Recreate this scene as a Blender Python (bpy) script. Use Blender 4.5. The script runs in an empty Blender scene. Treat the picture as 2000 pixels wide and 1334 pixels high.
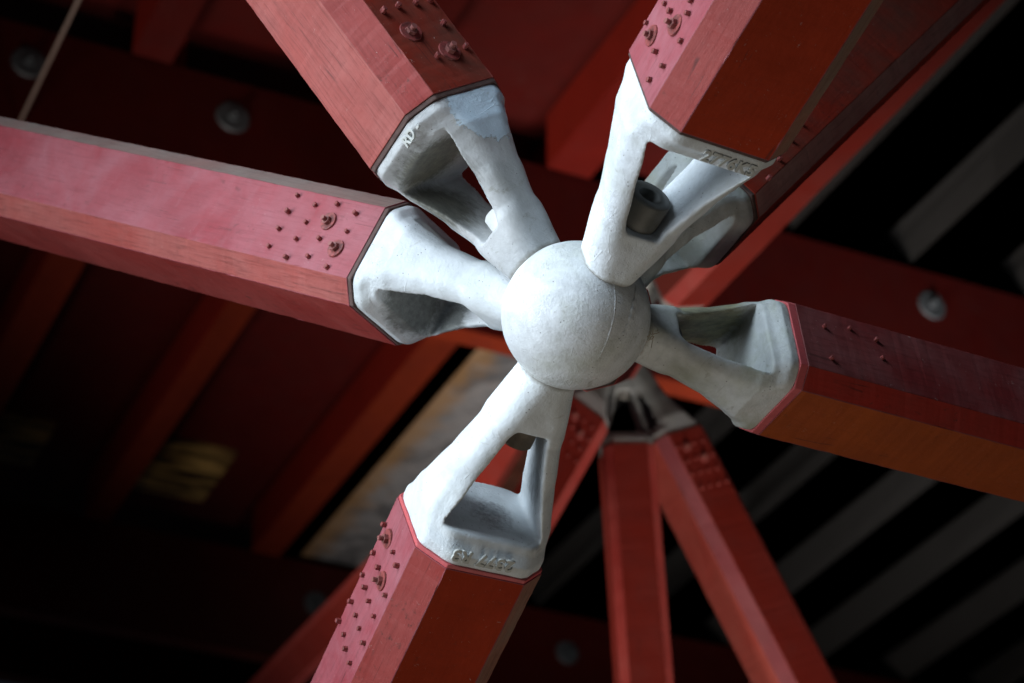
import bpy, bmesh, math, random
import numpy as np
from mathutils import Matrix, Vector

scene = bpy.context.scene
# ------------------------------------------------------------------ camera
EL = math.radians(31.9)                      # the camera looks up at the roof
CAMZ = 1.6
cam_d = bpy.data.cameras.new("camera")
cam_d.lens = 85.0; cam_d.sensor_width = 36.0; cam_d.sensor_fit = 'HORIZONTAL'
cam_d.clip_start = 0.05; cam_d.clip_end = 300
cam_d.dof.use_dof = True; cam_d.dof.focus_distance = 4.83; cam_d.dof.aperture_fstop = 3.4
cam = bpy.data.objects.new("camera", cam_d); scene.collection.objects.link(cam)
ROT = np.array([[1, 0, 0], [0, -math.sin(EL), -math.cos(EL)], [0, math.cos(EL), -math.sin(EL)]])
CM = Matrix([list(ROT[0]) + [0], list(ROT[1]) + [0], list(ROT[2]) + [CAMZ], [0, 0, 0, 1]])
cam.matrix_world = CM
scene.camera = cam
# ------------------------------------------------------------------ world and lights
world = bpy.data.worlds.new("World"); scene.world = world; world.use_nodes = True
bg = world.node_tree.nodes['Background']
bg.inputs[0].default_value = (0.55, 0.68, 0.9, 1); bg.inputs[1].default_value = 0.012
scene.view_settings.view_transform = 'Standard'; scene.view_settings.look = 'None'
scene.view_settings.gamma = 1; scene.view_settings.exposure = 0.0
scene.view_settings.use_curve_mapping = False

def area(name, pos, target, size, power, col, spread=180):
    l = bpy.data.lights.new(name, 'AREA'); l.shape = 'DISK'; l.size = size
    l.energy = power; l.color = col; l.spread = math.radians(spread)
    o = bpy.data.objects.new(name, l); scene.collection.objects.link(o)
    o.location = pos
    o.rotation_euler = (Vector(target) - Vector(pos)).to_track_quat('-Z', 'Y').to_euler()
    return o
def cw(v):                                    # camera axes -> world point
    r = ROT @ np.array(v, float); return Vector((r[0], r[1], r[2] + CAMZ))
def cdir(v):
    r = ROT @ np.array(v, float); return Vector(r)
BALL = np.array([0.1284, 0.0524, -4.851])     # measured in camera axes, metres
NODE = np.array([0.4644, -0.0133, -10.53])
area("daylight_opening", cw(BALL + np.array([-3.85, 0.6, 0.95])), cw(BALL), 3.2, 43, (0.83, 0.92, 1.0), 64)
area("sky_above_left", cw(BALL + np.array([-2.3, 3.0, 0.9])), cw(BALL + np.array([.15, 0, 0])), 2.6, 27, (0.72, 0.87, 1.0), 64)
area("ground_bounce", cw(BALL + np.array([0.8, -3.4, 2.6])), cw(BALL), 2.6, 5, (1.0, 0.90, 0.74), 60)
area("roof_fill", cw(NODE + np.array([-5.0, -4.0, 4.0])), cw(NODE + np.array([-.4, -0.9, -2.0])), 2.2, 95, (1.0, 0.88, 0.78), 60)  # added fill without a visible source, brightens the roof behind the ball
area("roof_fill_right", cw(NODE + np.array([2.6, -5.2, 3.0])), cw(NODE + np.array([2.0, -1.3, -3.6])), 2.0, 86, (0.96, 0.93, 0.90), 46)  # added fill that lifts the roof deck on the right
area("far_strut_fill", cw(NODE + np.array([1.6, -4.2, 4.6])), cw(NODE + np.array([.5, 0, 0])), 1.8, 27, (1.0, 0.88, 0.78), 46)  # added fill for the far ball joint and its struts, no real lamp

random.seed(7); rng = np.random.default_rng(7)
# ------------------------------------------------------------------ materials
def new_mat(name):
    m = bpy.data.materials.new(name); m.use_nodes = True
    nt = m.node_tree; b = nt.nodes['Principled BSDF']; return m, nt, b
def N(nt, t, **kw):
    n = nt.nodes.new(t)
    for k, v in kw.items():
        if k in n.inputs: n.inputs[k].default_value = v
        else: setattr(n, k, v)
    return n
def coords(nt, scale=(1, 1, 1), off=(0, 0, 0)):
    tc = N(nt, 'ShaderNodeTexCoord'); mp = N(nt, 'ShaderNodeMapping')
    mp.inputs['Scale'].default_value = scale; mp.inputs['Location'].default_value = off
    nt.links.new(tc.outputs['Object'], mp.inputs['Vector']); return mp.outputs['Vector']
def noise(nt, vec, scale, detail=4, rough=.55, dist=0):
    n = N(nt, 'ShaderNodeTexNoise'); n.inputs['Scale'].default_value = scale
    n.inputs['Detail'].default_value = detail; n.inputs['Roughness'].default_value = rough
    n.inputs['Distortion'].default_value = dist
    nt.links.new(vec, n.inputs['Vector']); return n.outputs['Fac']
def ramp(nt, fac, stops):
    r = N(nt, 'ShaderNodeValToRGB'); nt.links.new(fac, r.inputs[0])
    while len(r.color_ramp.elements) < len(stops): r.color_ramp.elements.new(.5)
    for e, (p, c) in zip(r.color_ramp.elements, stops):
        e.position = p; e.color = (c, c, c, 1) if isinstance(c, (int, float)) else (*c, 1)
    return r.outputs[0]
def mix(nt, fac, a, b, mode='MIX'):
    m = N(nt, 'ShaderNodeMix'); m.data_type = 'RGBA'; m.blend_type = mode
    for s, v in ((0, fac), (6, a), (7, b)):
        if hasattr(v, 'is_output'): nt.links.new(v, m.inputs[s])
        else: m.inputs[s].default_value = v if s == 0 else (*v, 1)
    return m.outputs[2]
def math_n(nt, op, a, b=0.0, clamp=False):
    m = N(nt, 'ShaderNodeMath', operation=op); m.use_clamp = clamp
    for i, v in enumerate((a, b)):
        if hasattr(v, 'is_output'): nt.links.new(v, m.inputs[i])
        else: m.inputs[i].default_value = v
    return m.outputs[0]
def bump(nt, b, h, strength, dist, prev=None):
    n = N(nt, 'ShaderNodeBump'); n.inputs['Strength'].default_value = strength
    n.inputs['Distance'].default_value = dist; nt.links.new(h, n.inputs['Height'])
    if prev is not None: nt.links.new(prev, n.inputs['Normal'])
    nt.links.new(n.outputs[0], b.inputs['Normal']); return n.outputs[0]

def cast_mat(name, tint=(.80, .82, .83), grime=.35, moss=.15, patch=None, stain_shade=None, ring=True, seed=0., grimecol=(.23, .235, .22)):
    """painted rough steel casting: thick white paint, grey dirt, greenish film and specks"""
    m, nt, b = new_mat(name); v = coords(nt, off=(seed, seed * .7, -seed))
    big = ramp(nt, noise(nt, v, 11, 5, .62, .6), [(.42, 0), (.72, 1)])
    mid = ramp(nt, noise(nt, v, 38, 6, .7), [(.45, 0), (.75, 1)])
    col = mix(nt, math_n(nt, 'MULTIPLY', big, grime), tint, grimecol)
    col = mix(nt, math_n(nt, 'MULTIPLY', mid, grime * .55), col, (.30, .31, .31))
    ms = ramp(nt, noise(nt, v, 7, 5, .6, .3), [(.48, 0), (.68, 1)])
    col = mix(nt, math_n(nt, 'MULTIPLY', ms, moss), col, (.30, .32, .17))
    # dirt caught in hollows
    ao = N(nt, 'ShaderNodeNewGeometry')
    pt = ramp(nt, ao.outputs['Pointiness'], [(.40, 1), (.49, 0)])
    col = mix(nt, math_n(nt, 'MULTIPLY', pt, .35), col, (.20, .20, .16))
    if patch:
        tc = N(nt, 'ShaderNodeTexCoord'); px, py, pz, rad = patch
        d = N(nt, 'ShaderNodeVectorMath', operation='DISTANCE'); nt.links.new(tc.outputs['Object'], d.inputs[0])
        d.inputs[1].default_value = (px, py, pz)
        dd = math_n(nt, 'ADD', d.outputs['Value'], math_n(nt, 'MULTIPLY', math_n(nt, 'SUBTRACT', noise(nt, v, 60, 6, .75), .5), .06))
        pm = ramp(nt, math_n(nt, 'DIVIDE', dd, rad), [(.97, 1), (1.0, 0)])
        col = mix(nt, pm, col, (.58, .70, .80))
    drop = ramp(nt, noise(nt, coords(nt, (1.2, .5, 1), (seed, 2, 0)), 22, 7, .75, .8), [(.60, 0), (.66, 1)])
    col = mix(nt, math_n(nt, 'MULTIPLY', drop, grime * .9), col, (.24, .225, .17))
    if stain_shade:  # soft patch: olive stain, also pocket grime with the pocket's shade painted in
        tc3 = N(nt, 'ShaderNodeTexCoord'); d3 = N(nt, 'ShaderNodeVectorMath', operation='DISTANCE'); nt.links.new(tc3.outputs['Object'], d3.inputs[0]); d3.inputs[1].default_value = stain_shade[:3]
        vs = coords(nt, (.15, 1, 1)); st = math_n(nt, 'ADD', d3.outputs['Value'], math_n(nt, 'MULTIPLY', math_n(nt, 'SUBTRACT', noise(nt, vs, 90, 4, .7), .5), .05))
        fac = math_n(nt, 'MULTIPLY', ramp(nt, math_n(nt, 'DIVIDE', st, stain_shade[3]), [(.75, 1), (1.0, 0)]), .85)
        stc = ramp(nt, noise(nt, vs, 70, 4, .7), [(.35, tuple(c * .4 for c in stain_shade[4])), (.65, stain_shade[4])])
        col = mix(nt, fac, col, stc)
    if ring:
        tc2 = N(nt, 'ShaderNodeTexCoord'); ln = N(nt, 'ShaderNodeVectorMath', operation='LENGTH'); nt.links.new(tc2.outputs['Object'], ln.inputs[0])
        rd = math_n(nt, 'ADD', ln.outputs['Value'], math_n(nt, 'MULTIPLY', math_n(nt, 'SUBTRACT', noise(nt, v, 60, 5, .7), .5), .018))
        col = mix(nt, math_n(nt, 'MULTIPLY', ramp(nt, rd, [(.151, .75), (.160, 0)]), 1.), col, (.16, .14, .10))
    sp = N(nt, 'ShaderNodeTexVoronoi'); sp.inputs['Scale'].default_value = 95; nt.links.new(v, sp.inputs['Vector'])
    gate = ramp(nt, noise(nt, v, 26, 2), [(.56, 0), (.6, 1)])
    dots = math_n(nt, 'MULTIPLY', ramp(nt, sp.outputs['Distance'], [(.10, 1), (.16, 0)]), gate)
    col = mix(nt, math_n(nt, 'MULTIPLY', dots, .7), col, (.07, .055, .045))
    nt.links.new(col, b.inputs['Base Color']); b.inputs['Roughness'].default_value = .48
    b.inputs['Specular IOR Level'].default_value = .35
    wv = N(nt, 'ShaderNodeTexVoronoi'); wv.feature = 'DISTANCE_TO_EDGE'; wv.inputs['Scale'].default_value = 14
    vd = N(nt, 'ShaderNodeMapping'); vd.inputs['Scale'].default_value = (1.3, .3, 1.6); nt.links.new(v, vd.inputs['Vector']); nt.links.new(vd.outputs[0], wv.inputs['Vector'])
    scr = math_n(nt, 'MULTIPLY', ramp(nt, wv.outputs['Distance'], [(.004, 1), (.014, 0)]), ramp(nt, noise(nt, v, 12, 2), [(.55, 0), (.62, 1)]))
    n0 = bump(nt, b, scr, .5, .0012)
    pm2 = ramp(nt, noise(nt, v, 8, 3, .5), [(.40, .3), (.62, 1)])
    n1 = bump(nt, b, math_n(nt, 'MULTIPLY', noise(nt, v, 190, 5, .7), pm2), 1.0, .0021, n0)
    n2 = bump(nt, b, noise(nt, v, 34, 4, .6), .5, .004, n1)
    if patch: bump(nt, b, pm, .8, .003, n2)
    return m

def paint_mat(name, base, dusty, dust=.4, grain=.5, dirt=.3, rough=.5, seed=0., spec=.5, flake=0.):
    """oil painted timber, grain along local X"""
    m, nt, b = new_mat(name); v = coords(nt, off=(seed, -seed, seed * .5)); vg = coords(nt, (.06, 1, 1), (seed, seed, 0))
    w = noise(nt, v, 5, 5, .65, .5)
    col = mix(nt, math_n(nt, 'MULTIPLY', ramp(nt, w, [(.35, 0), (.7, 1)]), dust), base, dusty)
    fib = noise(nt, vg, 160, 5, .7)
    col = mix(nt, math_n(nt, 'MULTIPLY', ramp(nt, fib, [(.48, 0), (.72, 1)]), grain * .75), col, tuple(c * .36 for c in base))
    dt = math_n(nt, 'MULTIPLY', ramp(nt, noise(nt, v, 55, 8, .75), [(.56, 0), (.68, 1)]), ramp(nt, noise(nt, v, 6, 3), [(.45, 0), (.65, 1)]))
    col = mix(nt, math_n(nt, 'MULTIPLY', dt, dirt), col, (.045, .03, .022))
    cv = coords(nt, (.035, 1.2, 1.2), (seed * 2, seed, 0)); vr = N(nt, 'ShaderNodeTexVoronoi'); vr.feature = 'DISTANCE_TO_EDGE'; vr.inputs['Scale'].default_value = 16
    wob = N(nt, 'ShaderNodeVectorMath', operation='ADD'); nz = N(nt, 'ShaderNodeTexNoise'); nz.inputs['Scale'].default_value = 9; nt.links.new(cv, nz.inputs['Vector'])
    sc_ = N(nt, 'ShaderNodeVectorMath', operation='SCALE'); sc_.inputs['Scale'].default_value = .05; nt.links.new(nz.outputs['Color'], sc_.inputs[0])
    nt.links.new(cv, wob.inputs[0]); nt.links.new(sc_.outputs[0], wob.inputs[1]); nt.links.new(wob.outputs[0], vr.inputs['Vector'])
    crk = math_n(nt, 'MULTIPLY', ramp(nt, vr.outputs['Distance'], [(.006, 1), (.016, 0)]), ramp(nt, noise(nt, v, 9, 3), [(.56, 0), (.62, 1)]))
    col = mix(nt, math_n(nt, 'MULTIPLY', crk, .6), col, (.05, .02, .018))
    big = ramp(nt, noise(nt, v, 2.6, 6, .7, 1.0), [(.40, 0), (.66, 1)])
    col = mix(nt, math_n(nt, 'MULTIPLY', big, .35), col, tuple(c * .55 for c in base))
    if flake:
        fl = ramp(nt, noise(nt, v, 120, 3, .6, 1.5), [(.70, 0), (.715, 1)])
        col = mix(nt, math_n(nt, 'MULTIPLY', fl, flake), col, (.55, .42, .38))
    nt.links.new(col, b.inputs['Base Color'])
    b.inputs['Specular IOR Level'].default_value = spec
    rr = ramp(nt, w, [(.3, rough - .08), (.7, rough + .1)]); nt.links.new(rr, b.inputs['Roughness'])
    n0 = bump(nt, b, crk, -.6, .002)
    n1 = bump(nt, b, fib, .5 * grain + .15, .0013, n0)
    bump(nt, b, noise(nt, v, 60, 4), .35, .0018, n1)
    return m

def plain_mat(name, col, rough=.6, metal=0., var=.3, scale=40, bmp=.3, dark=None):
    m, nt, b = new_mat(name); v = coords(nt)
    n = noise(nt, v, scale, 6, .65)
    d = dark or tuple(c * .35 for c in col)
    nt.links.new(mix(nt, math_n(nt, 'MULTIPLY', ramp(nt, n, [(.35, 0), (.75, 1)]), var), col, d), b.inputs['Base Color'])
    b.inputs['Roughness'].default_value = rough; b.inputs['Metallic'].default_value = metal
    bump(nt, b, n, bmp, .002); return m

RED = (.40, .035, .028); PINK = (.50, .12, .115); DARK = (.20, .016, .012); ORG = (.36, .075, .012)
M_face = paint_mat('weathered_red_paint_sky_sheen', (.31, .048, .060), (.36, .145, .17), .6, .5, .6, .52, 1.3, .35, flake=.25)  # lit faces: pink sky sheen and dust put into the red's colour
M_face2 = paint_mat('weathered_salmon_paint_sky_sheen', (.36, .062, .050), (.38, .15, .135), .5, 1.0, .5, .54, 4.1, .32, flake=.2)  # same red, made paler with sky sheen for lit faces
M_red = paint_mat('red_paint', (.33, .040, .034), (.37, .09, .08), .5, .5, .9, .5, 2.2, .35, flake=.35)
M_deep = paint_mat('deep_red_paint', (.40, .033, .006), (.26, .028, .010), .5, .2, .45, .6, 5.2, .12, flake=.5)
M_rust = paint_mat('dirty_rust_red_paint', (.30, .028, .014), (.10, .05, .035), .8, .4, .9, .5, 8.2, .35, flake=.6)
M_tan = paint_mat('bare_edge_paint', (.36, .15, .10), (.25, .19, .15), .9, 1.0, .6, .65, 3.2, .3)
M_grey = paint_mat('dusty_grey_edge', (.30, .17, .15), (.28, .24, .21), .9, .7, .3, .65, 6.2, .3)
M_maroon = paint_mat('dusty_maroon_paint', (.22, .026, .026), (.25, .10, .10), .8, .8, .9, .55, 7.7, .35, flake=.5)
M_orange = paint_mat('orange_brown_paint', (.36, .070, .012), (.28, .045, .009), .6, .15, .45, .5, 9.1, .3, flake=.3)
M_strip = paint_mat('red_strip_paint', (.42, .035, .025), (.14, .035, .028), .5, .3, 1., .5, 10.1, .3)
M_band = paint_mat('fresh_red_band', (.62, .10, .11), (.62, .16, .16), .4, .3, .5, .5, 11.)
M_lightened = paint_mat('lightened_dusty_pink_edge', (.46, .20, .19), (.50, .32, .30), .8, .7, .5, .6, 17.)  # pink made paler to offset the shadow of the strut in front
M_seal = plain_mat('dirty_joint', (.11, .065, .055), .8, 0, .9, 60, .8, (.05, .02, .018))
M_farpurple = paint_mat('far_purplish_paint', (.22, .05, .06), (.26, .09, .10), .4, .3, .3, .5, 12.5)
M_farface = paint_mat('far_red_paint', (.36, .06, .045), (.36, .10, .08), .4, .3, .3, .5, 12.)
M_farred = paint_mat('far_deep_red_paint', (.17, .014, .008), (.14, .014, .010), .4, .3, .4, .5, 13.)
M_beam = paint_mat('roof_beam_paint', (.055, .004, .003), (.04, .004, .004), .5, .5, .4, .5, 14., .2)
M_dimred = paint_mat('dimmed_rafter_paint', (.13, .009, .006), (.10, .008, .006), .5, .4, .3, .5, 14.7, .15)  # rafter red darkened to paint in the dimness at the top
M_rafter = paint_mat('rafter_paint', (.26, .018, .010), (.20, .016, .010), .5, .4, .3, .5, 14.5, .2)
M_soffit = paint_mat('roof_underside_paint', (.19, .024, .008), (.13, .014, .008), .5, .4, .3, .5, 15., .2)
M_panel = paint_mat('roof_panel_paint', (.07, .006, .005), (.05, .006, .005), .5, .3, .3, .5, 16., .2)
M_bolt = plain_mat('dark_oily_steel', (.12, .12, .112), .55, .1, .6, 30, .4)
M_brownbolt = plain_mat('rusty_brown_steel', (.16, .13, .10), .6, .2, .8, 50, .6)
M_whitebolt = plain_mat('white_painted_bolt', (.72, .73, .72), .5, 0, .3, 40, .4)
M_head = plain_mat('screw_paint', (.34, .065, .06), .5, 0, .95, 110, .6, (.03, .015, .012))
M_nut = plain_mat('grimy_nut', (.30, .10, .09), .5, .1, .8, 70, .6, (.05, .03, .025))
M_disc = plain_mat('zinc_disc', (.075, .085, .095), .6, .3, .6, 20, .3)
M_deck = plain_mat('deck_sheet', (.21, .188, .17), .7, .0, .8, 1.6, .1, (.12, .11, .10))
M_deckweb = plain_mat('deck_groove', (.035, .034, .034), .8, 0, .2, 5, .1)
M_cable = plain_mat('cable', (.30, .22, .19), .7)
M_straw = plain_mat('dry_straw', (.38, .30, .20), .8)

def zinc_rust_mat():
    m, nt, b = new_mat('zinc_sheet_with_rust'); v = coords(nt)
    n = noise(nt, v, 1.9, 7, .65, .6); col = ramp(nt, n, [(.38, (.20, .205, .215)), (.49, (.30, .285, .285)), (.56, (.13, .13, .135))])
    sx = N(nt, 'ShaderNodeSeparateXYZ'); nt.links.new(v, sx.inputs[0])
    edge = math_n(nt, 'ADD', sx.outputs['Y'], math_n(nt, 'MULTIPLY', math_n(nt, 'SUBTRACT', noise(nt, v, 4.5, 6, .7), .5), .5))
    rf = ramp(nt, edge, [(.06, 1), (.22, 0)])
    col = mix(nt, math_n(nt, 'MULTIPLY', rf, .75), col, (.34, .18, .06))
    spots = ramp(nt, noise(nt, v, 6, 5, .6), [(.62, 0), (.70, 1)])
    col = mix(nt, math_n(nt, 'MULTIPLY', spots, .5), col, (.30, .17, .10))
    nt.links.new(col, b.inputs['Base Color']); b.inputs['Roughness'].default_value = .6
    return m
M_zinc = zinc_rust_mat()
def gold_glow_mat():
    m, nt, b = new_mat('board_painted_glow'); v = coords(nt, (2.4, .35, 1)); s = noise(nt, v, 5, 4, .6, .2)  # golden reflection painted as a streaked patch fading to dark red
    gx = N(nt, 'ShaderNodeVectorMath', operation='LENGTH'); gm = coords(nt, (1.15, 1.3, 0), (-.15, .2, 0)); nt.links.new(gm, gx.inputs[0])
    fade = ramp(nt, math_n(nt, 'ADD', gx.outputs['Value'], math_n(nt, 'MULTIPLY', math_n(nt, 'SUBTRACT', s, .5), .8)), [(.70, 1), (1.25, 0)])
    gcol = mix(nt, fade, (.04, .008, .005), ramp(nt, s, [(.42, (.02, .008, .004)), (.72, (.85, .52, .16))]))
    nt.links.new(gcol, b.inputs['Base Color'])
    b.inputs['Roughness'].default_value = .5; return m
M_gold_glow = gold_glow_mat()

# ------------------------------------------------------------------ object helpers
def link(o, parent=None):
    scene.collection.objects.link(o)
    if parent is not None: o.parent = parent
    return o
def obj(name, bm, mats, parent=None, smooth=False):
    me = bpy.data.meshes.new(name); bm.to_mesh(me); bm.free()
    for m in (mats if isinstance(mats, (list, tuple)) else [mats]): me.materials.append(m)
    if smooth:
        for p in me.polygons: p.use_smooth = True
    return link(bpy.data.objects.new(name, me), parent)
def tag(o, label=None, cat=None, group=None, kind=None):
    if label: o['label'] = label
    if cat: o['category'] = cat
    if group: o['group'] = group
    if kind: o['kind'] = kind
    return o
def empty(name, mw, label, cat, group=None):
    o = link(bpy.data.objects.new(name, None)); o.matrix_world = mw; o.empty_display_size = .1
    return tag(o, label, cat, group)
def cyl(bm, c, axis, r, h, seg=24, r2=None):
    """closed cylinder starting at c going h along axis"""
    a = Vector(axis).normalized(); q = a.to_track_quat('Z', 'Y').to_matrix().to_4x4()
    bmesh.ops.create_cone(bm, cap_ends=True, segments=seg, radius1=r, radius2=r if r2 is None else r2, depth=h,
                          matrix=Matrix.Translation(Vector(c) + a * h / 2) @ q)
def box(bm, c, s, R=None):
    m = Matrix.Translation(Vector(c)) @ (R or Matrix.Identity(4)) @ Matrix.Diagonal((*s, 1))
    bmesh.ops.create_cube(bm, size=1, matrix=m)

# ------------------------------------------------------------------ casting surface (implicit, polygonised)
def surface_nets(F, o, d):
    nx, ny, nz = F.shape; S = F < 0
    c = np.stack([S[i:nx - 1 + i, j:ny - 1 + j, k:nz - 1 + k] for i in (0, 1) for j in (0, 1) for k in (0, 1)])
    act = c.any(0) & ~c.all(0)
    idx = -np.ones(act.shape, int); idx[act] = np.arange(act.sum()); I, J, K = np.nonzero(act)
    acc = np.zeros((len(I), 3)); cnt = np.zeros(len(I))
    cor = [(i, j, k) for i in (0, 1) for j in (0, 1) for k in (0, 1)]
    for a in cor:
        for ax in range(3):
            if a[ax]: continue
            b2 = list(a); b2[ax] = 1
            fa = F[I + a[0], J + a[1], K + a[2]]; fb = F[I + b2[0], J + b2[1], K + b2[2]]
            m = (fa < 0) != (fb < 0); t = np.where(m, fa / np.where(m, fa - fb, 1), 0)
            p = np.tile(np.array(a, float), (len(I), 1)); p[:, ax] += t
            acc[m] += p[m]; cnt[m] += 1
    V = (np.stack([I, J, K], 1) + acc / cnt[:, None]) * d + o
    faces = []
    for ax in range(3):
        u, w = (ax + 1) % 3, (ax + 2) % 3
        sl0 = [slice(None)] * 3; sl1 = [slice(None)] * 3; sl0[ax] = slice(0, -1); sl1[ax] = slice(1, None)
        A = S[tuple(sl0)]; Bm = S[tuple(sl1)]; E = np.argwhere(A != Bm)
        E = E[(E[:, u] > 0) & (E[:, w] > 0) & (E[:, u] < S.shape[u] - 1) & (E[:, w] < S.shape[w] - 1)]
        q = []
        for du, dw in ((0, 0), (-1, 0), (-1, -1), (0, -1)):
            e = E.copy(); e[:, u] += du; e[:, w] += dw; q.append(idx[e[:, 0], e[:, 1], e[:, 2]])
        q = np.stack(q, 1); flip = ~A[E[:, 0], E[:, 1], E[:, 2]]; q[flip] = q[flip][:, ::-1]; faces.append(q)
    return V, np.concatenate(faces)
def smax(a, b, k): h = np.clip(.5 - .5 * (b - a) / k, 0, 1); return b * (1 - h) + a * h + k * h * (1 - h)
def smin(a, b, k): return -smax(-a, -b, k)
def casting_mesh(name, S, c, L, mat, win='q', res=.0036, seed=0):
    """yoke casting: chamfered square end plate, two webs, neck that runs into the ball.
    local x runs from the ball centre outwards; `win` is the axis the window opens along"""
    l = L / S; x0 = .42
    xs = np.arange(x0 * S, L + 3 * res, res) / S; ys = np.arange(-.56 * S, .56 * S, res) / S
    X, Y, Z = np.meshgrid(xs, ys, ys, indexing='ij')
    P, Q = (np.abs(Y), np.abs(Z)) if win == 'q' else (np.abs(Z), np.abs(Y))     # webs stand at +-P
    t = X * (1.87 / l)                                                        # normalised length
    Pf = np.interp(t, [.4, 1.0, 1.60, 2.], [.17, .312, .482, .482])
    Qf = np.interp(t, [.4, .75, .88, .96, 1.28, 1.55, 1.72, 1.79, 2.], [.215, .222, .218, .195, .230, .32, .41, .482, .482])
    Cf = Pf + Qf - np.interp(t, [.4, .8, 1.2, 1.80, 2.], [.10, .085, .09, c / S * .95, c / S * .95])
    body = smax(smax(P - Pf, Q - Qf, .035), (P + Q - Cf) * .7071, .045)
    Pi = np.interp(t, [.88, 1.15, 1.45, 1.62, 1.72], [.118, .203, .302, .37, .38])
    cav = smax(smax(P - Pi, .88 - t, .03), t - (1.87 - .205), .025)
    body = smax(body, -cav, .018)
    body = smax(body, t - 1.87, .012)
    body = smax(body, x0 + .03 - X, .01)
    V, Fq = surface_nets(body, np.array([xs[0], ys[0], ys[0]]), res / S)
    V = V * S
    me = bpy.data.meshes.new(name); me.from_pydata(V.tolist(), [], Fq.tolist()); me.update()
    bm = bmesh.new(); bm.from_mesh(me)
    bmesh.ops.smooth_vert(bm, verts=bm.verts, factor=.5, use_axis_x=True, use_axis_y=True, use_axis_z=True)
    r = np.random.default_rng(seed)
    ph = r.uniform(0, 6, 6)
    for v in bm.verts:                       # slightly lumpy sand-cast surface
        p = v.co; a = .0004 * (math.sin(p.x * 70 + ph[0]) * math.sin(p.y * 80 + ph[1]) + math.sin(p.z * 95 + ph[2]) * math.sin(p.x * 45 + ph[3]))
        v.co += v.normal * a
    bmesh.ops.recalc_face_normals(bm, faces=bm.faces)
    bm.to_mesh(me); bm.free(); me.materials.append(mat)
    for p in me.polygons: p.use_smooth = True
    return me

def octa(S, c):
    h = S / 2; w = h - c
    return [(h, -w), (h, w), (w, h), (-w, h), (-h, w), (-h, -w), (-w, -h), (w, -h)]
def timber_bm(S, c, x0, x1, s, bevel=.0015, idx=None):
    """chamfered square timber; face k lies between corners k and k+1"""
    bm = bmesh.new(); ring = octa(S, c)
    nseg = 1
    A = [bm.verts.new((x0, y, s * z)) for y, z in ring]; B = [bm.verts.new((x1, y, s * z)) for y, z in ring]
    fs = []
    for k in range(8):
        f = bm.faces.new((A[k], A[(k + 1) % 8], B[(k + 1) % 8], B[k])); f.material_index = (idx or [0] * 8)[k]; fs.append(f)
    a = bm.faces.new(A); a.material_index = (idx or [0])[0]; b = bm.faces.new(B)
    bmesh.ops.recalc_face_normals(bm, faces=bm.faces)
    bmesh.ops.bevel(bm, geom=[e for e in bm.edges if e.calc_face_angle(0) > .3], offset=bevel, segments=2, affect='EDGES', profile=.6)
    if x1 - x0 > 1:
        x = x0 + .012
        while x < min(x0 + 1.9, x1 - .05):
            bmesh.ops.bisect_plane(bm, geom=bm.verts[:] + bm.edges[:] + bm.faces[:], plane_co=(x, 0, 0), plane_no=(1, 0, 0)); x += .013
        g = random.uniform(0, 50)
        for v in bm.verts:
            x, y, z = v.co; k = y * 31 + z * 17
            a = .00026 * (math.sin(x * 61 + k * 3 + g) + .7 * math.sin(x * 143 + k * 5 + g) + .5 * math.sin(x * 290 + k * 7))
            if math.sin(x * 23.7 + k * 9 + g) * math.sin(x * 7.1 + k + g) > .86: a -= .0009
            rr = math.hypot(y, z)
            if rr > 1e-4: v.co.y += y / rr * a; v.co.z += z / rr * a
    return bm

GRID_S = [(.784, -.071), (.716, -.058), (.651, -.071), (.584, -.059), (.784, -.029), (.715, -.014), (.582, -.014),
          (.784, .015), (.715, .029), (.649, .016), (.784, .060), (.714, .076), (.652, .062), (.583, .075)]
GRID_W = [(.652, -.028), (.588, .029)]
STUD = [None, None, None]
def stud_mesh():
    bm = bmesh.new(); cyl(bm, (0, 0, 0), (0, 0, 1), .0052, .0085, 6, .0049); cyl(bm, (0, 0, .0085), (0, 0, 1), .0049, .001, 6, .0036)
    me = bpy.data.meshes.new('screw_head'); bm.to_mesh(me); bm.free(); me.materials.append(M_head); return me
def washer_mesh():
    bm = bmesh.new(); cyl(bm, (0, 0, 0), (0, 0, 1), .0195, .0035, 32, .0185)
    me = bpy.data.meshes.new('washer'); bm.to_mesh(me); bm.free(); me.materials.append(M_head); return me
def nut_mesh():
    bm = bmesh.new(); cyl(bm, (0, 0, .0035), (0, 0, 1), .0095, .0075, 6); cyl(bm, (0, 0, .011), (0, 0, 1), .0048, .009, 12)
    cyl(bm, (.007, .004, .0035), (.3, .2, 1), .003, .004, 8, .001)
    me = bpy.data.meshes.new('nut'); bm.to_mesh(me); bm.free(); me.materials.append(M_nut); return me
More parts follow.
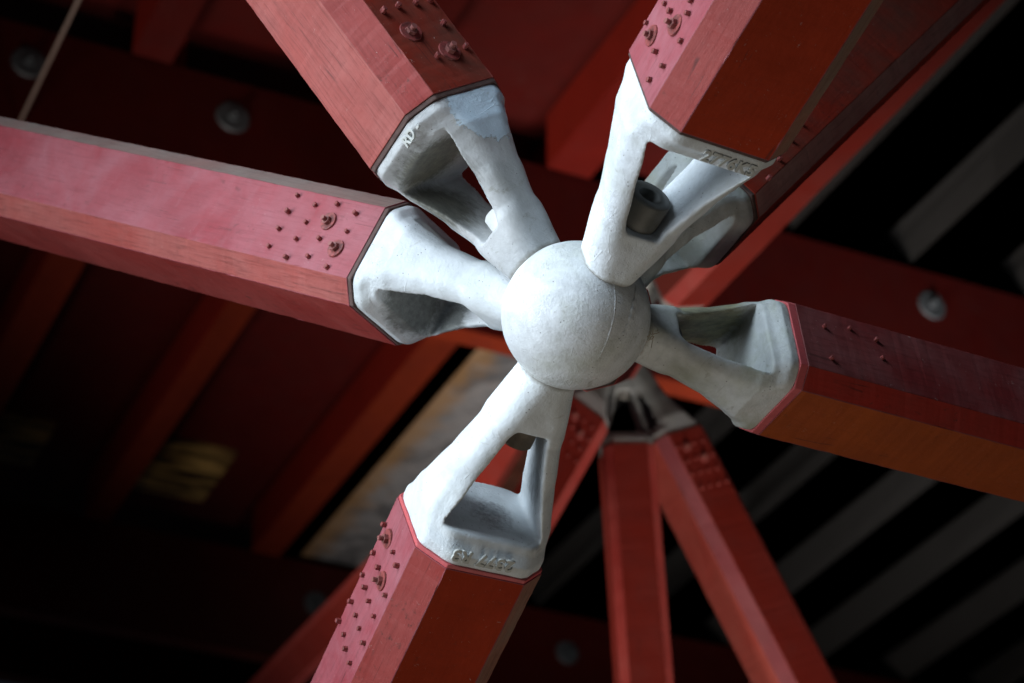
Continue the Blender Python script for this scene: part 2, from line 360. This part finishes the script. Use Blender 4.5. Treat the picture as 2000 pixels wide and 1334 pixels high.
def put_fixings(root, S, s, face, pts, wash, small=1.0, slope=0):
    small = small * 1.12
    """screws and washers on the wide face whose outward normal is +p ('p') or +q ('q')"""
    if STUD[0] is None: STUD[0], STUD[1], STUD[2] = stud_mesh(), washer_mesh(), nut_mesh()
    def place(me, name, u, v, par=None, sc=1.):
        o = link(bpy.data.objects.new(name, me), par or root)
        if par: return o
        if face == 'p': n = Vector((0, 1, 0)); loc = Vector((u, S / 2, s * v))
        else: n = Vector((0, 0, s)); loc = Vector((u, v, s * S / 2))
        q = n.to_track_quat('Z', 'X'); o.rotation_mode = 'QUATERNION'
        from mathutils import Quaternion
        o.rotation_quaternion = q @ Quaternion((0, 0, 1), random.uniform(0, 6)) @ Quaternion((1, 0, 0), random.uniform(-.12, .12))
        o.location = loc - n * .0004; o.scale = (sc, sc, sc * random.uniform(.8, 1.15)); return o
    for u, v in pts: place(STUD[0], 'screw', u, v, None, small * random.uniform(.9, 1.1))
    for u, v in wash:
        w = place(STUD[1], 'washer', u, v, None, small); place(STUD[2], 'nut', 0, 0, w)

def text_mesh(body, size, ext):
    cu = bpy.data.curves.new('casting_number', 'FONT'); cu.body = body; cu.size = size; cu.extrude = ext
    cu.bevel_depth = size * .035; cu.offset = size * .012; cu.align_x = 'CENTER'; cu.align_y = 'CENTER'; cu.space_character = 1.12
    o = bpy.data.objects.new('tmp', cu); link(o); dg = bpy.context.evaluated_depsgraph_get()
    me = bpy.data.meshes.new_from_object(o.evaluated_get(dg)); bpy.data.objects.remove(o); me.name = 'casting_number'
    return me

def frame(B, th, ph, ro, s):
    a = np.array([math.cos(ph) * math.cos(th), math.cos(ph) * math.sin(th), math.sin(ph)])
    e1 = np.array([-math.sin(th), math.cos(th), 0]); e2 = np.cross(a, e1)
    p = math.cos(ro) * e1 + math.sin(ro) * e2; z = np.cross(a, p)
    c = [cdir(v) for v in (a, p, z)]; t = cw(B)
    return Matrix(((c[0].x, c[1].x, c[2].x, t.x), (c[0].y, c[1].y, c[2].y, t.y), (c[0].z, c[1].z, c[2].z, t.z), (0, 0, 0, 1)))

def strut(B, par, S, c, L, length, win, mats, label, castmat, face='p', pts=(), wash=(), bolt=(.05, None), ring=None,
          number=None, mesh=None, group='red timber struts bolted to the white ball joints', small=1., seed=0, ringw=.010, hollow=False):
    th, ph, ro, s = par
    mw = frame(B, th, ph, ro, s)
    root = empty('timber_strut', mw, label, 'strut', group)
    uniq = []; idx = []
    for m_ in mats:
        if m_ not in uniq: uniq.append(m_)
        idx.append(uniq.index(m_))
    obj('timber', timber_bm(S, c, L + ringw, length, s, idx=idx), uniq, root)
    # end ring between timber and casting
    bm = timber_bm(S * .985, c * .98, L - .001, L + ringw + .0005, s, .002)
    obj('end_plate', bm, ring or M_seal, root)
    me = mesh or casting_mesh('end_casting', S, c, L, castmat, win, seed=seed)
    cast = link(bpy.data.objects.new('end_casting', me), root)
    if bolt and bolt[1] is not None:
        bl, bmaterial, br = bolt[0], bolt[1], (bolt[2] if len(bolt) > 2 else .14 * S)
        nx = .88 * L / 1.87
        bm = bmesh.new()
        if hollow:                              # socket head: outer wall, rim and bore
            seg = 40; prof = [(nx - .04, br), (nx + bl * .93, br), (nx + bl, br * .95), (nx + bl, br * .52), (nx + bl * .96, br * .48), (nx + bl * .4, br * .48), (nx + bl * .4, .0002)]
            rings = []
            for x, r in prof: rings.append([bm.verts.new((x, r * math.cos(2 * math.pi * i / seg), r * math.sin(2 * math.pi * i / seg))) for i in range(seg)])
            for i in range(len(rings) - 1):
                for j in range(seg): bm.faces.new((rings[i][j], rings[i][(j + 1) % seg], rings[i + 1][(j + 1) % seg], rings[i + 1][j]))
            bmesh.ops.recalc_face_normals(bm, faces=bm.faces)
        else:
            cyl(bm, (nx - .04, 0, 0), (1, 0, 0), br, .04 + bl, 32); bmesh.ops.bevel(bm, geom=[e for e in bm.edges if e.calc_face_angle(0) > .8], offset=.004, segments=3, affect='EDGES')
        b = obj('bolt_head', bm, bmaterial, cast, True)
    if number:
        tm = text_mesh(number[0], number[1], .0017); tm.materials.append(C_text)
        o = link(bpy.data.objects.new('casting_number', tm), cast)
        # glyph up = +x (outwards); glyph normal = window face normal
        n = Vector((0, 0, s)) if win == 'q' else Vector((0, 1, 0))
        up = Vector((1, 0, 0)); right = up.cross(n)
        R3 = Matrix((right, up, n)).transposed().to_4x4()
        off = number[2]
        o.matrix_local = Matrix.Translation(n * (S * .482 + .0006) + up * (L - .092 * S) + right * off) @ R3
    put_fixings(root, S, s, face, pts, wash, small)
    return root

# ------------------------------------------------------------------ ball joints
def ball_joint(B, r, mat, label, detail=True):
    root = empty('ball_joint', Matrix.Translation(cw(B)), label, 'ball joint', 'white cast ball joints of the roof frame')
    bm = bmesh.new(); bmesh.ops.create_uvsphere(bm, u_segments=96, v_segments=64, radius=r)
    ph = rng.uniform(0, 6, 4)
    for v in bm.verts:
        p = v.co; v.co *= 1 + .004 * (math.sin(p.x * 40 + ph[0]) * math.sin(p.z * 33 + ph[1]) + .6 * math.sin(p.y * 60 + ph[2]) * math.sin(p.z * 50 + ph[3]))
    obj('ball', bm, mat, root, True)
    if detail:                                   # casting flash line and a broad fold on the right of the ball
        for pts, w0 in ((((.46, .49), (.49, .11), (.40, -.30), (.27, -.575)), .0016), (((.78, .38), (.74, .10), (.64, -.20), (.50, -.40)), .005)):
            P3 = [Vector((x, y, math.sqrt(1 - x * x - y * y))) for x, y in pts]; path = []
            for i in range(60):
                u = i / 59 * (len(P3) - 1); k = min(int(u), len(P3) - 2); f_ = u - k
                p0 = P3[max(k - 1, 0)]; p1 = P3[k]; p2 = P3[k + 1]; p3 = P3[min(k + 2, len(P3) - 1)]
                v = .5 * ((2 * p1) + (p2 - p0) * f_ + (2 * p0 - 5 * p1 + 4 * p2 - p3) * f_ ** 2 + (3 * p1 - p0 - 3 * p2 + p3) * f_ ** 3)
                path.append(v.normalized())
            bm = bmesh.new(); A = []
            for i, v in enumerate(path):
                tn = (path[min(i + 1, 59)] - path[max(i - 1, 0)]).normalized(); sd = v.cross(tn)
                w = w0 * (math.sin(math.pi * i / 59) ** .5 + .02) * (1 + .25 * math.sin(i * .9))
                A.append([bm.verts.new(cdir(v * (r * 1.0005 + w * .32 * math.sin(a)) + sd * w * 1.3 * math.cos(a))) for a in [2 * math.pi * j / 10 for j in range(10)]])
            for i in range(59):
                for j in range(10): bm.faces.new((A[i][j], A[i][(j + 1) % 10], A[i + 1][(j + 1) % 10], A[i + 1][j]))
            bmesh.ops.recalc_face_normals(bm, faces=bm.faces)
            obj('casting_seam', bm, mat, root, True)
    return root

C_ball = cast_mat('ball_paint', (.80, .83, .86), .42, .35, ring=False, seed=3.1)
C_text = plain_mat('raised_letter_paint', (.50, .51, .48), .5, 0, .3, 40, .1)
C1 = cast_mat('casting_paint_bright', (.70, .74, .77), .28, .06, stain_shade=(.41, -.01, -.05, .105, (.17, .18, .165)), seed=1.7)  # dark patch paints the pocket's shadow along with its grime
C2 = cast_mat('casting_paint_grey', (.56, .57, .58), .45, .05, stain_shade=(.385, .05, -.015, .115, (.14, .135, .10)), seed=2.9, patch=(.455, -.02, .135, .088))  # olive-dark patch holds pocket grime and painted shade
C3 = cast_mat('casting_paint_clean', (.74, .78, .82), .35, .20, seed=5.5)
C4 = cast_mat('casting_paint_mossy', (.68, .70, .70), .45, .5, stain_shade=(.30, .0, -.095, .115, (.34, .31, .16)), seed=7.9)
C5 = cast_mat('casting_paint_white', (.74, .78, .81), .28, .08, stain_shade=(.42, -.02, -.01, .09, (.36, .38, .40)), seed=9.3)  # grey patch darkens the pocket floor
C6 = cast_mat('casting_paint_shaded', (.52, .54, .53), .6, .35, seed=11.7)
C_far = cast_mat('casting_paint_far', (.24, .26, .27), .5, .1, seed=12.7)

ball_joint(BALL, .15, C_ball, 'large white painted ball in the centre where the sharp timber struts meet')
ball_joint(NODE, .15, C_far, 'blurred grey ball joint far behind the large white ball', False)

# order of faces: 0 +p wide, 1 chamfer, 2 +q wide, 3 chamfer, 4 -p wide, 5 chamfer, 6 -q wide, 7 chamfer
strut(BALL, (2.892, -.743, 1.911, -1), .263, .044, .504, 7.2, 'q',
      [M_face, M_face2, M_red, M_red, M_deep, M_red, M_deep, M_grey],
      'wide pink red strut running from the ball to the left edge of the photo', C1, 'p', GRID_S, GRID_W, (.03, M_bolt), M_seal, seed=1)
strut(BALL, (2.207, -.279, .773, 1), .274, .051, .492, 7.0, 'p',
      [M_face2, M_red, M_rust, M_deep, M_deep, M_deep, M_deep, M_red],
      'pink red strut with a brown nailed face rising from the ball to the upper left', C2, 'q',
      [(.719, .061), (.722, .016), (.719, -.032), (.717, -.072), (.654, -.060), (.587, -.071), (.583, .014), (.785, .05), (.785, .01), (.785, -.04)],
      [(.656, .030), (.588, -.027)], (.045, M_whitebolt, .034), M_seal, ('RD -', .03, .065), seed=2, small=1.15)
strut(BALL, (1.031, .547, .483, 1), .299, .054, .541, 2.6, 'q',
      [M_face, M_red, M_deep, M_tan, M_deep, M_deep, M_deep, M_deep],
      'large dark red strut at the top right of the ball with casting number 2776K5', C3, 'p',
      [(.615, .009), (.620, .065), (.575, .046), (.683, .074), (.619, -.085), (.680, -.060), (.687, -.024), (.726, .044), (.744, .026), (.75, -.05), (.75, -.09)],
      [(.618, -.043), (.684, .020)], (.062, M_bolt, .047), M_seal, ('2776K5', .033, .028), seed=3, ringw=.006, hollow=True)
strut(BALL, (-.254, -.444, .818, 1), .239, .038, .454, 7.0, 'p',
      [M_maroon, M_strip, M_orange, M_tan, M_deep, M_deep, M_deep, M_maroon],
      'strut with dusty maroon top, red strip and orange underside going right from the ball', C4, 'p',
      [(.533, -.037), (.602, -.053), (.667, -.040), (.533, .047), (.672, .006)], [], (.02, M_bolt), M_band, seed=4, small=.8, ringw=.017)
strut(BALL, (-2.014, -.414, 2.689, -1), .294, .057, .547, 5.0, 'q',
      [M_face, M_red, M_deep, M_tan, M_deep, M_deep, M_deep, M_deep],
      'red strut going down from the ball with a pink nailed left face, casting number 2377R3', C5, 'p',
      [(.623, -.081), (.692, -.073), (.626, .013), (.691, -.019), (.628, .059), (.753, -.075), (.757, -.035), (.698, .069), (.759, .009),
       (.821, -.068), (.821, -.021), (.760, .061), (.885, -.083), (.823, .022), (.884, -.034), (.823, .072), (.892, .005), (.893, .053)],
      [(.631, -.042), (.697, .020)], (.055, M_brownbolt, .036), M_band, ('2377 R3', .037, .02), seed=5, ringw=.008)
strut(BALL, (.733, -.823, 1.447, 1), .245, .041, .534, 7.4, 'q',
      [M_rust, M_lightened, M_deep, M_deep, M_deep, M_deep, M_deep, M_deep],
      'darker red strut behind the large top right strut, running to the upper right', C6, 'p',
      [(.693, .063), (.779, .051), (.614, .078), (.851, .034), (.64, .02)], [], (.03, M_bolt), M_seal, seed=6)

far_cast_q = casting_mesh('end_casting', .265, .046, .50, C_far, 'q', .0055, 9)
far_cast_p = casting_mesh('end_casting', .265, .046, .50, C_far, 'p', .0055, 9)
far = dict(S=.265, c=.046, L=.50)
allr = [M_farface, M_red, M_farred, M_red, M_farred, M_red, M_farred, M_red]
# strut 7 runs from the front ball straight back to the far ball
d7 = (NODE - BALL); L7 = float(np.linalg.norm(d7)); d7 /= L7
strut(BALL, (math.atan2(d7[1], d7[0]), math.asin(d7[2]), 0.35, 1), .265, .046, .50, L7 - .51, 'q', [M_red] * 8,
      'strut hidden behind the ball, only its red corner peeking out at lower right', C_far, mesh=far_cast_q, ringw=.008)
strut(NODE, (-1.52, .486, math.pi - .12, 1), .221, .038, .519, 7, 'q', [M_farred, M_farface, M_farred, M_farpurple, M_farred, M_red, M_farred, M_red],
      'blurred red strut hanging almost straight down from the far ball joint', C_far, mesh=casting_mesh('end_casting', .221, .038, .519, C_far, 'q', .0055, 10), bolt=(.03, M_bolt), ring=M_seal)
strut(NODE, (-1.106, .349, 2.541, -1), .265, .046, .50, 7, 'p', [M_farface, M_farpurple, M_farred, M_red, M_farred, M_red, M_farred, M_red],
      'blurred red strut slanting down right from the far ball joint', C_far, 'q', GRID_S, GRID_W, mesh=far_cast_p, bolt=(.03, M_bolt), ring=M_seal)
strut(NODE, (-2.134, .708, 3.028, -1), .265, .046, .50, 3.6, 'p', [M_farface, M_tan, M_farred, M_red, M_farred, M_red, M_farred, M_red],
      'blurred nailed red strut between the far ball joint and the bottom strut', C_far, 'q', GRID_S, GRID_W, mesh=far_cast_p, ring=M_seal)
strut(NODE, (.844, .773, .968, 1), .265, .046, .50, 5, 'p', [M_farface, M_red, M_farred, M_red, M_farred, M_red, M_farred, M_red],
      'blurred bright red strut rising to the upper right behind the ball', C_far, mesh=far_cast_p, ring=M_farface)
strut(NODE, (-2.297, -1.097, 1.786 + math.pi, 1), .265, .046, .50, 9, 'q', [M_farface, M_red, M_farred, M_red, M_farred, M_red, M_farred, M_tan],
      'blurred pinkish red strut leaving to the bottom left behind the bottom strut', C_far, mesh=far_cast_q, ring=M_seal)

# ------------------------------------------------------------------ roof above
D1 = Vector((-.42, .9075, 0)).normalized(); D2 = Vector((D1.y, -D1.x, 0))
RM = Matrix(((D1.x, D2.x, 0, 0), (D1.y, D2.y, 0, 0), (0, 0, 1, CAMZ), (0, 0, 0, 1)))     # (s along rafters, t across, height)
def rbox(name, s0, s1, t0, t1, z0, z1, mats, label, cat, group, parent=None, side=0, bottom=1):
    o0 = ((s0 + s1) / 2, (t0 + t1) / 2, (z0 + z1) / 2)
    root = empty(name, RM @ Matrix.Translation(Vector(o0)), label, cat, group)
    return root
def rafter(t0, t1, s0, s1, label, z0=8.8, z1=9.22, under=None):
    bm = bmesh.new(); box(bm, (0, 0, 0), (s1 - s0, t1 - t0, z1 - z0))
    bmesh.ops.bevel(bm, geom=bm.edges[:], offset=.008, segments=2, affect='EDGES')
    for f in bm.faces: f.material_index = 1 if f.normal.z < -.7 else 0
    o = obj('rafter', bm, [M_rafter, under or M_soffit]); o.matrix_world = RM @ Matrix.Translation(((s0 + s1) / 2, (t0 + t1) / 2, (z0 + z1) / 2))
    tag(o, label, 'rafter', 'red rafters under the roof'); return o
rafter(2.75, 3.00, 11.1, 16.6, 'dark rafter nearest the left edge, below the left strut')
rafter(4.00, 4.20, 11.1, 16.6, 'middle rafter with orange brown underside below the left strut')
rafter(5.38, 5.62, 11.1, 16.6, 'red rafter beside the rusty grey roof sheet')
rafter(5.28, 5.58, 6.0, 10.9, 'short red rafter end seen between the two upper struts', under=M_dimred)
rafter(3.95, 4.20, 6.0, 10.9, 'almost black rafter at the top left behind the upper left strut', under=M_panel)  # near-black underside colour paints in the dim top left
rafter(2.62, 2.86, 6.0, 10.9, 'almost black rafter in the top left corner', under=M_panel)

def girder(s0, s1, t0, t1, z0, z1, label, bolts, bz):
    m = RM @ Matrix.Translation((s0, (t0 + t1) / 2, z0))
    root = empty('roof_girder', m, label, 'girder', 'dark red cross girders of the roof')
    bm = bmesh.new(); box(bm, ((s1 - s0) / 2, 0, (z1 - z0) / 2), (s1 - s0, t1 - t0, z1 - z0))
    for f in bm.faces: f.material_index = 1 if f.normal.z < -.7 else 0
    bmesh.ops.bevel(bm, geom=bm.edges[:], offset=.01, segments=2, affect='EDGES')
    obj('beam', bm, [M_beam, M_soffit], root)
    for t in bolts:
        bm = bmesh.new(); cyl(bm, (0, t - (t0 + t1) / 2, bz - z0), (-1, 0, 0), .105, .012, 36, .095); d = obj('bolt_disc', bm, M_disc, root)
        bm = bmesh.new(); cyl(bm, (-.012, t - (t0 + t1) / 2, bz - z0), (-1, 0, 0), .034, .03, 6); cyl(bm, (-.042, t - (t0 + t1) / 2, bz - z0), (-1, 0, 0), .017, .03, 12); obj('nut', bm, M_disc, d)
    return root
def pt(px): pass
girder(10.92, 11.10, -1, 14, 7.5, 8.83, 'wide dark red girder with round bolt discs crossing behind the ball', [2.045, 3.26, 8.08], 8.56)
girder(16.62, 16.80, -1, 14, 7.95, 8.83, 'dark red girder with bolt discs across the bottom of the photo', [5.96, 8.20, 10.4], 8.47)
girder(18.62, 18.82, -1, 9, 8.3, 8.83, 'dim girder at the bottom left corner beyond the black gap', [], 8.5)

def slab(name, s0, s1, t0, t1, z0, z1, mat, label, cat, group=None):
    bm = bmesh.new(); box(bm, (0, 0, 0), (s1 - s0, t1 - t0, z1 - z0))
    o = obj(name, bm, mat); o.matrix_world = RM @ Matrix.Translation(((s0 + s1) / 2, (t0 + t1) / 2, (z0 + z1) / 2)); return tag(o, label, cat, group)
gp = 'dark red boards between the rafters'
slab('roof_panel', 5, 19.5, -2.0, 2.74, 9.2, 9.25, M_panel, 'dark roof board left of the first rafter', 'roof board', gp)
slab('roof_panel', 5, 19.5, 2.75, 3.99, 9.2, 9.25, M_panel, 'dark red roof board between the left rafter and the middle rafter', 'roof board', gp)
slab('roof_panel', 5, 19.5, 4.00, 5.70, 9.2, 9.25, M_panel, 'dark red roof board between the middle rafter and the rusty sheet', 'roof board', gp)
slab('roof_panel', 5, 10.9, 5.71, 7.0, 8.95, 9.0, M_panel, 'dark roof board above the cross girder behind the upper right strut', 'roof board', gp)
slab('light_patch_board', 15.91, 16.62, 3.01, 3.55, 9.16, 9.195, M_gold_glow, 'dim golden light patch painted on a board added at the left edge', 'board', 'added boards painted with golden light patches')
slab('light_patch_board', 15.75, 16.62, 4.21, 4.95, 9.16, 9.195, M_gold_glow, 'streaked golden light patch painted on an added board right of the middle rafter end', 'board', 'added boards painted with golden light patches')
# zinc sheet beside the rafter, rust along its edge (local y = 0 at that edge)
bm = bmesh.new(); box(bm, (0, .38, 0), (5.46, .76, .012))
o = obj('zinc_sheet', bm, M_zinc); o.matrix_world = RM @ Matrix.Translation((13.86, 5.80, 8.86)); tag(o, 'flat grey zinc roof sheet with orange rust along its edge', 'roof sheet')
# trapezoidal deck: flanges and dark grooves
bm = bmesh.new(); tt = 6.6; prof = [(5.62, 9.22), (6.58, 9.22)]
t = 7.06
while t < 14:
    prof += [(t - .03, 9.22), (t, 8.88), (t + .44, 8.88), (t + .47, 9.22)]; t += .91
Aa = [bm.verts.new((5, a, z)) for a, z in prof]; Bb = [bm.verts.new((19.5, a, z)) for a, z in prof]
for i in range(len(prof) - 1):
    f = bm.faces.new((Aa[i], Aa[i + 1], Bb[i + 1], Bb[i])); f.material_index = 0 if abs(prof[i][1] - 8.88) < .01 and abs(prof[i + 1][1] - 8.88) < .01 else 1
bmesh.ops.solidify(bm, geom=bm.faces[:], thickness=-.004)
o = obj('roof_deck', bm, [M_deck, M_deckweb]); o.matrix_world = RM; tag(o, 'dark corrugated roof deck with black grooves on the right', 'roof deck')

# cable hanging in front of the roof at the top left
bm = bmesh.new(); cyl(bm, (8.6, 2.03, 8.1), (1, .0, .0), .011, 3.0, 10)
o = obj('cable', bm, M_cable, None, True); o.matrix_world = RM; tag(o, 'thin brownish cable crossing the dark top left corner', 'cable')

# ------------------------------------------------------------------ small debris caught at the joints
def debris(P, r, n, label):
    bm = bmesh.new()
    for _ in range(n):
        a = Vector(np.random.default_rng(random.randint(0, 99999)).normal(size=3)).normalized(); c = Vector([random.gauss(0, r * .35) for _ in range(3)])
        pts = [c]
        for k in range(4): a = (a + Vector([random.gauss(0, .45) for _ in range(3)])).normalized(); pts.append(pts[-1] + a * r * .32)
        for k in range(4): cyl(bm, pts[k], pts[k + 1] - pts[k], .0007, (pts[k + 1] - pts[k]).length, 5)
    o = obj('straw_debris', bm, M_straw); o.location = cw(P); return tag(o, label, 'debris', 'bits of dry straw caught on the joint')
debris(BALL + np.array([.078, .074, .108]), .013, 16, 'tangle of dry straw where the large top right casting meets the ball')
debris(BALL + np.array([.146, -.040, .035]), .014, 12, 'bits of dry straw between the ball and the right casting')

scene.render.engine = 'CYCLES'
scene.cycles.max_bounces = 6
